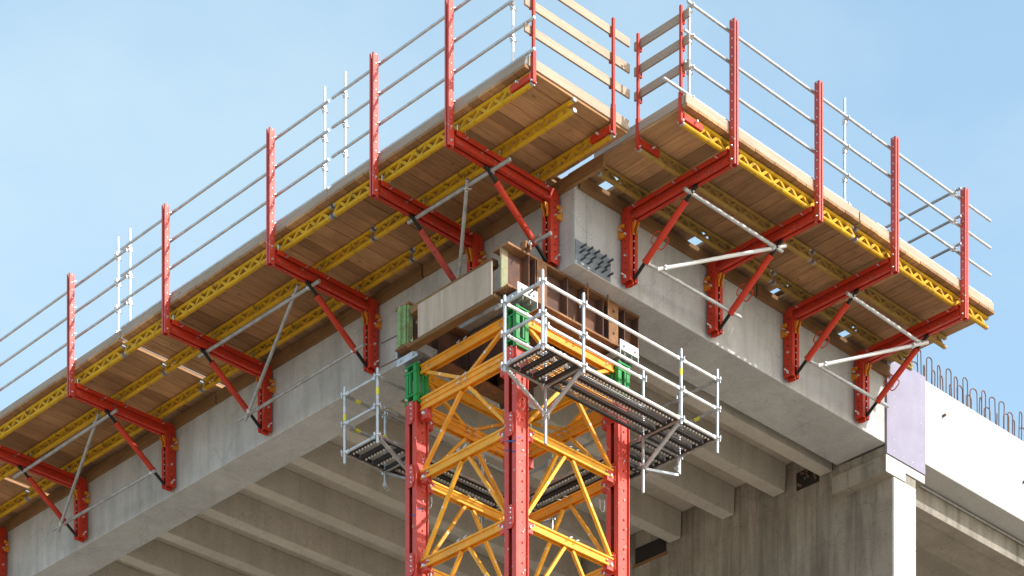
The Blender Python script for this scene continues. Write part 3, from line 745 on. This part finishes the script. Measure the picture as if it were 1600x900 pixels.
# ------------------------------------------------------------------ shoring tower
TX = (-.755, 1.355); TY = (.42, 2.53); NZ = [17.22 - 1.312 * k for k in range(0, 5)]; ZH = 18.30
tower = thing('shoring_tower', 'red and orange steel shoring tower with green heads under the girder corner', 'shoring tower', ((TX[0] + TX[1]) / 2, (TY[0] + TY[1]) / 2, GZ))
def leg(x, y):
    m = MB('redtower', 'bright', 'void'); h = .122
    for s in (-1, 1):      # two channels opening towards +-Y, webs set back
        w0, w1 = sorted((y + s * (h - .034), y + s * (h - .046))); m.box(x - h + .0125, x + h - .0125, w0, w1, GZ, ZH)
        for q in (-1, 1):
            f0, f1 = sorted((x + q * h, x + q * (h - .012))); y0, y1 = sorted((y + s * h, y + s * .035)); m.box(f0, f1, y0, y1, GZ, ZH)
    m.box(x - .07, x + .07, y - .03, y + .03, GZ, ZH - .3, 2)
    z = ZH - .12; k = 0
    while z > 14:
        for s in (-1, 1):
            big = k % 3 != 1
            m.bolt((x + .03, y + s * (h - .034), z), (0, s, 0), .017 if big else .011, .02 if big else .006, (1 if k % 4 == 1 else 0) if big else 2)
            m.bolt((x - s * .07, y - .012, z - .05), (-s, 0, 0), .009, .016, 1)
        z -= .145; k += 1
    o = m.build('leg', tower)
    for zc in [ZH - .14] + NZ:
        g = MB('redtower', 'bright')
        for s in (-1, 1):
            gx0, gx1 = sorted((x + s * (h + .002), x + s * (h + .022)))
            g.prof((gx0, y, zc), (gx1, y, zc), [(-.075, -.11), (-.045, -.165), (.045, -.165), (.075, -.11), (.075, .11), (.045, .165), (-.045, .165), (-.075, .11)])
            gx = x + s * (h + .022)
            for dz in (-.1, -.03, .05, .11): g.bolt((gx, y - .03, zc + dz), (s, 0, 0), .014, .012, 1)
        # node claws reaching to the ledgers
        for sy in (-1, 1):
            inward = (y > 1.5 and sy < 0) or (y < 1.5 and sy > 0)
            if inward:
                y0, y1 = sorted((y + sy * (h + .014), y + sy * (h + .16))); g.box(x - .05, x + .05, y0, y1, zc - .13, zc + .02); g.bolt((x - .05, (y0 + y1) / 2, zc - .05), (-1, 0, 0), .03, .03, 1)
        sx = 1 if x < 0 else -1
        x0, x1 = sorted((x + sx * (h + .024), x + sx * (h + .16))); g.box(x0, x1, y - .05, y + .05, zc - .13, zc + .02); g.bolt(((x0 + x1) / 2, y - .05, zc - .05), (0, -1, 0), .03, .03, 1)
        gg = g.build('gusset', o)
    # green head
    g = MB('green', 'bright'); z0, z1 = ZH + .004, 18.88
    for qx in (-1, 1):
        for qy in (-1, 1):
            a0, a1 = sorted((x + qx * .055, x + qx * .125)); b0, b1 = sorted((y + qy * .055, y + qy * .125))
            g.box(a0, a1, *sorted((y + qy * .112, y + qy * .125)), z0, z1); g.box(*sorted((x + qx * .112, x + qx * .125)), b0, *( [b1 - .0135] if qy > 0 else [b1]), z0, z1) if qy > 0 else g.box(*sorted((x + qx * .112, x + qx * .125)), b0 + .0135, b1, z0, z1)
    for zz in (z0, z0 + .10, z1 - .13, z1 - .03): g.box(x - .135, x + .135, y - .135, y + .135, zz, zz + .024)
    for qx, qy in ((-1, 0), (1, 0), (0, -1), (0, 1)):
        cx, cy = x + qx * .128, y + qy * .128
        g.box(cx - (.02 if qy == 0 else .014), cx + (.02 if qy == 0 else .014), cy - (.014 if qy == 0 else .02), cy + (.014 if qy == 0 else .02), z0 + .13, z1 - .14)
        g.bolt((x + qx * .14 + (.06 if qx == 0 else 0), y + qy * .14 + (.06 if qy == 0 else 0), z1 - .08), (qx, qy, 0), .02, .03, 1)
        g.bolt((x + qx * .14 + (.06 if qx == 0 else 0), y + qy * .14 + (.06 if qy == 0 else 0), z0 + .06), (qx, qy, 0), .02, .03, 1)
    g.build('green_head', tower, .004)
    g = MB('galv', 'white'); g.tube((x, y, z0 + .05), (x, y, 18.965), .052, 16, 1); g.tube((x, y, 18.88), (x, y, 18.91), .078, 16)
    for k in range(3): g.tube((x, y, 18.915 + k * .013), (x, y, 18.92 + k * .013), .060, 16)
    sp = g.build('spindle', tower)
    g = MB('galv', 'bright', 'galvdull'); g.box(x - .20, x + .20, y - .23, y + .23, 18.985, 19.005)
    for q in (-1, 1):
        g.box(x - .20, x + .20, *sorted((y + q * .215, y + q * .23)), 19.0055, 19.13)
        g.box(*sorted((x + q * .20, x + q * .188)), y - .23, y + .23, 18.90, 18.9845)
        g.box(*sorted((x + q * .07, x + q * .08)), y - .21, y + .21, 18.93, 18.9845, 2)
        for dy in (-.14, .14): g.bolt((x + q * .20, y + dy, 18.945), (q, 0, 0), .02, .03, 1)
        for dx in (-.12, .12): g.bolt((x + dx, y + q * .23, 19.05), (0, q, 0), .02, .03, 1)
    g.build('fork_plate', sp)
for x in TX:
    for y in TY: leg(x, y)
def ledger(a, b, z, h, grooves):
    a = Vector((a[0], a[1], z)); b = Vector((b[0], b[1], z)); w = .052
    pts = [(-w, -h / 2), (-w, -h / 2 + .03), (-w + .02, -h / 2 + .036)]
    if grooves == 2: pts += [(-w + .02, -.016), (-w, -.01), (-w, .014), (-w + .02, .02)]
    pts += [(-w + .02, h / 2 - .034), (-w, h / 2 - .028), (-w, h / 2)]
    # hollow underside between two flanges
    half = pts
    prof = half + [(-x, y) for x, y in reversed(half)] + [(w - .03, -h / 2), (w - .03, -h / 2 + .03), (-w + .03, -h / 2 + .03), (-w + .03, -h / 2)]
    m = MB('orange', 'bright', 'white'); m.prof(a, b, prof)
    d = (b - a).normalized(); s = Vector((d.y, -d.x, 0)); mid = (a + b) / 2
    for e in (-.07, .07):
        for zz in ((-.03, .045) if grooves == 2 else (.04,)):
            m.tube(mid + d * e - s * .11 + Vector((0, 0, zz)), mid + d * e + s * .11 + Vector((0, 0, zz)), .009, 6, 1)
            m.bar(mid + d * e - s * .10 + Vector((0, 0, zz)), mid + d * (e + .05) - s * .10 + Vector((0, 0, zz + .02)), .012, .012, mi=1)
            m.bar(mid + d * e + s * .10 + Vector((0, 0, zz)), mid + d * (e + .05) + s * .10 + Vector((0, 0, zz + .02)), .012, .012, mi=1)
    for e in (-.8, .8): m.bar(mid + d * (e * .95) - s * .066, mid + d * (e * .95) + s * .066, .02, .02, mi=1)
    return m.build('ledger', tower)
def diag(a, b):
    a = Vector(a); b = Vector(b); m = MB('orange', 'white'); m.bar(a, b, .046, .052, up=(b - a).cross(Vector((0, 0, 1))).normalized())
    d = (b - a).normalized(); q = a + (b - a) * random.uniform(.42, .58); s = d.cross(Vector((0, 0, 1))).normalized()
    m.bar(q - s * .0275, q + s * .0275, .034, .03, up=d, mi=1)
    m.build('diagonal_brace', tower)
faces = [((TX[0], TY[1]), (TX[0], TY[0])), ((TX[0], TY[0]), (TX[1], TY[0])), ((TX[1], TY[0]), (TX[1], TY[1])), ((TX[1], TY[1]), (TX[0], TY[1]))]
for fa, fb in faces:
    A = Vector((*fa, 0)); B = Vector((*fb, 0)); d = (B - A).normalized(); a = A + d * .13; b = B - d * .13; mid = (A + B) / 2
    a2 = A + d * .17; b2 = B - d * .17; L_ = lambda v, z: (v.x, v.y, z)
    ledger(a, b, 18.79, .135, 1); ledger(a, b, 18.27, .19, 2)
    diag(L_(a2, 18.76), L_(mid - d * .09, 18.36)); diag(L_(b2, 18.76), L_(mid + d * .09, 18.36))
    zs = [18.17] + [z + .0 for z in NZ]
    for z in NZ: ledger(a, b, z, .135, 1)
    for k in range(len(NZ)):
        zt_ = (18.17 if k == 0 else NZ[k - 1] - .07); zb_ = NZ[k] + .10
        diag(L_(mid - d * .08, zt_), L_(a2, zb_)); diag(L_(mid + d * .08, zt_), L_(b2, zb_))
# blue sprayed marks on the legs
x, y = TX[0], TY[0]; X_ = x - .1235
for p0, p1, up_ in (((X_, y - .11, 16.95), (X_, y + .10, 17.02), 0), ((X_, y + .02, 16.86), (X_, y + .11, 16.90), 0), ((X_, y - .11, 16.80), (X_, y - .04, 16.83), 0),
                    ((X_, TY[1] - .1, 16.62), (X_, TY[1] - .03, 16.64), 0), ((x - .09, y - .0895, 17.03), (x + .02, y - .0895, 17.05), 1), ((x - .09, TY[1] - .0895, 16.72), (x + .06, TY[1] - .0895, 16.78), 1)):
    m = MB('bluemark'); m.bar(p0, p1, .002, .018); m.build('spray_mark', tower)
# white safety chains on pins
def chain(x, y, z):
    m = MB('bright'); m.pipe([(x - .05, y, z), (x - .045, y, z - .14), (x - .01, y, z - .19), (x + .03, y, z - .17), (x + .05, y, z - .05), (x + .045, y, z)], .009, 6); m.build('pin_chain', tower)
chain(TX[0] + .25, TY[1] - .0, NZ[0] - .16); chain(TX[0] + .24, TY[0], NZ[0] + .16); chain(TX[1], TY[0] + .32, NZ[0] - .2)

# ------------------------------------------------------------------ access scaffold around the tower
SX = [-1.25, -.44, 1.61, 2.42]; SY = [-.60, .15, 2.85, 3.60]; ZL = [17.82, 18.255, 18.69]
sc = thing('access_scaffold', 'galvanised access scaffold with perforated decks wrapped round the shoring tower', 'scaffold', (SX[1], SY[1], 16.9))
rs = .0235
def standard(x, y, z0, z1, sticker=None):
    m = MB('galv', 'bright', 'label'); m.tube((x, y, z0), (x, y, z1), rs, 12)
    for z in ZL + [17.40]:
        if z0 < z < z1 + .02:
            m.tube((x, y, z - .005), (x, y, z + .005), .05, 10, 1); m.tube((x, y, z - .018), (x, y, z + .018), .028, 10, 1)
            for k in range(4):
                a = math.pi / 2 * k; q = Vector((x + .06 * math.cos(a), y + .06 * math.sin(a), z)); m.box(q.x - .009, q.x + .009, q.y - .009, q.y + .009, z - .026, z + .022, 1)
    m.tube((x, y, z1), (x, y, z1 + .015), rs * .8, 12)
    o = m.build('standard', sc)
    if sticker:
        m = MB('label'); m.tube((x, y, sticker), (x, y, sticker + .10), rs + .0025, 12, cap=False); m.build('sticker', o)
def rail(a, b, z, mat='white', lab=None):
    a = Vector((*a, z)); b = Vector((*b, z)); d = (b - a).normalized(); s = Vector((d.y, -d.x, 0))
    m = MB(mat, 'bright', 'void', 'anchor'); m.tube(a + d * .07, b - d * .07, rs, 10)
    for q, e in ((a, 1), (b, -1)):
        m.bar(q + d * (e * .04), q + d * (e * .10), .028, .05, mi=1); m.bolt(q + d * (e * .14) - s * rs, -s, .008, .003, 2); m.bolt(q + d * (e * .14) + s * rs, s, .008, .003, 2)
    o = m.build('rail', sc)
    if lab:
        f = a + (b - a) * lab; m = MB('label'); m.tube(f, f + d * .10, rs + .0025, 10, cap=False); m.build('sticker', o)
x0, x1, x2, x3 = SX; y0, y1, y2, y3 = SY
for (x, y, za, zb, st) in ((x0, y0, 17.74, 18.83, None), (x1, y0, 17.72, 18.83, None), (x2, y0, 17.74, 18.83, 18.45), (x3, y0, 17.60, 18.83, None),
                           (x0, y1, 17.72, 18.78, None), (x1, y1, 17.0, 18.78, None), (x2, y1, 17.0, 18.82, None), (x3, y1, 17.55, 18.78, 18.36),
                           (x0, y2, 17.70, 18.80, 18.42), (x0, y3, 17.66, 18.80, 18.30), (x1, y3, 17.60, 18.80, 18.28), (x1, y2, 17.0, 18.3, None),
                           (x2, y2, 17.0, 18.3, None), (x2, y3, 17.6, 18.8, None), (x3, y2, 17.6, 18.8, 18.4), (x3, y3, 17.6, 18.8, None)):
    standard(x, y, za, zb, st)
for z in ZL:
    rail((x0, y0), (x1, y0), z); rail((x1, y0), (x2, y0), z); rail((x2, y0), (x3, y0), z)          # front
    rail((x0, y1), (x0, y0), z, 'galv')                                                             # corner end
    rail((x0, y3), (x0, y2), z, 'galv')                                                             # far corner end
    rail((x3, y0), (x3, y1), z, 'galvdull', .45 if z == ZL[1] else None)                            # right side
    rail((x3, y1), (x3, y2), z, 'galvdull', .3 if z == ZL[1] else None); rail((x3, y2), (x3, y3), z, 'galvdull')
    rail((x0, y3), (x1, y3), z, 'galvdull', .25 if z > 18 else None); rail((x1, y3), (x2, y3), z, 'galvdull', .3 if z > 18 else None); rail((x2, y3), (x3, y3), z, 'galvdull')
for z in ZL[1:]:
    rail((x0, y1), (x1, y1), z); rail((x0, y2), (x1, y2), z, 'galvdull')
    rail((x1, y1), (x2, y1), z)
for (a, b) in (((x0, y1), (x1, y1)), ((x1, y0), (x1, y1)), ((x2, y0), (x2, y1)), ((x2, y1), (x3, y1)), ((x0, y2), (x1, y2)), ((x1, y2), (x1, y3)), ((x2, y2), (x2, y3)), ((x2, y2), (x3, y2)), ((x2, y1), (x2, y2)), ((x1, y2), (x2, y2))):
    rail(a, b, ZL[0], 'galvdull')
def brace(a, b, mat='galv'):
    m = MB(mat); m.bar(a, b, .05, .034, up=(0, 0, 1)); m.build('bracket_brace', sc)
zl_ = ZL[0] - .04
brace((x0 + .05, y1, zl_), (x1 - .03, y1, 17.42)); brace((x1, y0 + .05, zl_), (x1, y1 - .03, 17.42))
brace((x2, y0 + .05, zl_), (x2, y1 - .03, 17.36)); brace((x3 - .05, y1, 17.52), (x2 + .03, y1, 17.36), 'galv')
brace((x0 + .05, y2, zl_), (x1 - .03, y2, 17.42), 'galvdull'); brace((x1, y3 - .05, zl_), (x1, y2 + .03, 17.42), 'galvdull'); brace((x2, y3 - .05, zl_), (x2, y2 + .03, 17.42), 'galvdull'); brace((x3 - .05, y2, zl_), (x2 + .03, y2, 17.42), 'galvdull')
def deck_planks(ax0, ax1, ay0, ay1, along, n=3, mat2='bead'):
    for k in range(n):
        m = MB('perf', 'darksteel', mat2)
        if along == 'X':
            w = (ay1 - ay0) / n; c0 = ay0 + k * w + .008; c1 = c0 + w - .016; l0, l1 = ax0, ax1
            P = lambda l, c, z: (l, c, z)
        else:
            w = (ax1 - ax0) / n; c0 = ax0 + k * w + .008; c1 = c0 + w - .016; l0, l1 = ay0, ay1
            P = lambda l, c, z: (c, l, z)
        zt_ = ZL[0] + .045
        def bx(la, lb, ca, cb, za, zb_, mi):
            p, q = P(la, ca, za), P(lb, cb, zb_); m.box(*sorted((p[0], q[0])), *sorted((p[1], q[1])), za, zb_, mi)
        bx(l0, l1, c0 + .0035, c1 - .0035, zt_, zt_ + .003, 0)
        for c, s in ((c0, 1), (c1, -1)):
            bx(l0, l1, *sorted((c, c + s * .003)), zt_ - .062, zt_ + .003, 1)
            bx(l0, l1, *sorted((c + s * .0035, c + s * .032)), zt_ - .062, zt_ - .058, 1)
        st = .066; q = l0 + .06
        c = c0 + .030
        while q < l1 - .04:                     # dimples along the lip, sun through the holes painted as their white
            m.tube(P(q, c + .002, zt_ - .082), P(q, c + .002, zt_ - .045), .012, 8, 2, .020); q += st
        for l in (l0, l1):                      # end claws
            e = 1 if l == l0 else -1
            bx(*sorted((l + e * .004, l + e * .03)), c0 + .035, c1 - .035, zt_ - .055, zt_ - .002, 1)
            for c_ in (c0 + .07, c1 - .07):
                bx(*sorted((l - e * .03, l + e * .004)), c_ - .02, c_ + .02, zt_ - .045, zt_ - .005, 2)
        m.build('deck_plank', sc)
g_ = .035
deck_planks(x0 + g_, x1 - g_, y0 + g_, y1 - g_, 'Y')
deck_planks(x1 + g_, x2 - g_, y0 + g_, y1 - g_, 'X')
deck_planks(x2 + g_, x3 - g_, y0 + g_, y1 - g_, 'X')
deck_planks(x2 + g_, x3 - g_, y1 + g_, y1 + .72, 'X')
deck_planks(x2 + g_, x3 - g_, y1 + .76, y2 - g_, 'Y')
deck_planks(x0 + g_, x1 - g_, y2 + g_, y3 - g_, 'Y')
deck_planks(x1 + g_, x2 - g_, y2 + g_, y3 - g_, 'X')
deck_planks(x2 + g_, x3 - g_, y2 + g_, y3 - g_, 'X')
m = MB('galvdull', 'bright')
for (x, y) in ((x3 - .05, y1), (x1 + .02, y3), (x2 + .4, y1 + .74)):
    m.tube((x, y, 17.56), (x, y, 17.80), .03, 8, 0); m.tube((x - .06, y - .03, 17.60), (x + .06, y + .03, 17.60), .035, 8, 1)
m.build('deck_coupler', sc)

# ------------------------------------------------------------------ camera, light, sky
cam = bpy.data.cameras.new('camera'); co = bpy.data.objects.new('camera', cam); COL.objects.link(co)
phi = R(45.667)
co.location = (-24.393, -23.685, 0); co.rotation_euler = (R(90), 0, phi - R(90))
cam.sensor_width = 36; cam.lens = 36 * 3712.085 / 1600; cam.shift_y = (2561.792 - 450) / 1600
cam.clip_end = 5000; scn.camera = co

to_sun = Vector((.31, -1, .63)).normalized()
sl = bpy.data.lights.new('sun', 'SUN'); so = bpy.data.objects.new('sun', sl); COL.objects.link(so)
sl.energy = 2.6; sl.angle = R(.5); sl.color = (1, .965, .91)
so.rotation_euler = (-to_sun).to_track_quat('-Z', 'Y').to_euler(); so.location = (10, -30, 40)

w = bpy.data.worlds.new('World'); scn.world = w; w.use_nodes = True
nt = w.node_tree; bg = nt.nodes['Background']
sky = nt.nodes.new('ShaderNodeTexSky'); sky.sky_type = 'NISHITA'; sky.sun_disc = False
sky.sun_elevation = math.asin(to_sun.z); sky.sun_rotation = math.atan2(to_sun.x, to_sun.y)
sky.air_density = 1.0; sky.dust_density = 1.6; sky.ozone_density = 1.0
tc = nt.nodes.new('ShaderNodeTexCoord'); mp = nt.nodes.new('ShaderNodeMapping'); mp.inputs['Scale'].default_value = (2.2, 2.2, 4.)
nz = nt.nodes.new('ShaderNodeTexNoise'); nz.inputs['Scale'].default_value = 1.6; nz.inputs['Detail'].default_value = 7; nz.inputs['Roughness'].default_value = .55
cr = nt.nodes.new('ShaderNodeValToRGB'); cr.color_ramp.elements[0].position = .42; cr.color_ramp.elements[0].color = (0, 0, 0, 1); cr.color_ramp.elements[1].position = .8; cr.color_ramp.elements[1].color = (.55, .55, .55, 1)
mx = nt.nodes.new('ShaderNodeMix'); mx.data_type = 'RGBA'; mx.inputs['B'].default_value = (2.6, 3.0, 3.2, 1)
nt.links.new(tc.outputs['Generated'], mp.inputs[0]); nt.links.new(mp.outputs[0], nz.inputs['Vector']); nt.links.new(nz.outputs[0], cr.inputs[0])
nt.links.new(cr.outputs[0], mx.inputs['Factor']); nt.links.new(sky.outputs[0], mx.inputs['A']); ve = nt.nodes.new('ShaderNodeMix'); ve.data_type = 'RGBA'; ve.blend_type = 'ADD'; ve.inputs['Factor'].default_value = 1
ve.inputs['B'].default_value = (.50, .80, .70, 1)          # even bright veil of thin high cloud
nt.links.new(mx.outputs['Result'], ve.inputs['A']); nt.links.new(ve.outputs['Result'], bg.inputs[0])
bg.inputs[1].default_value = .15

vs_ = scn.view_settings; vs_.view_transform = 'Standard'; vs_.look = 'None'; vs_.exposure = .85; vs_.gamma = 1; vs_.use_curve_mapping = False
scn.render.engine = 'CYCLES'
scn.cycles.max_bounces = 8; scn.cycles.diffuse_bounces = 5; scn.cycles.transparent_max_bounces = 16
scn.render.resolution_x = 1024; scn.render.resolution_y = 576
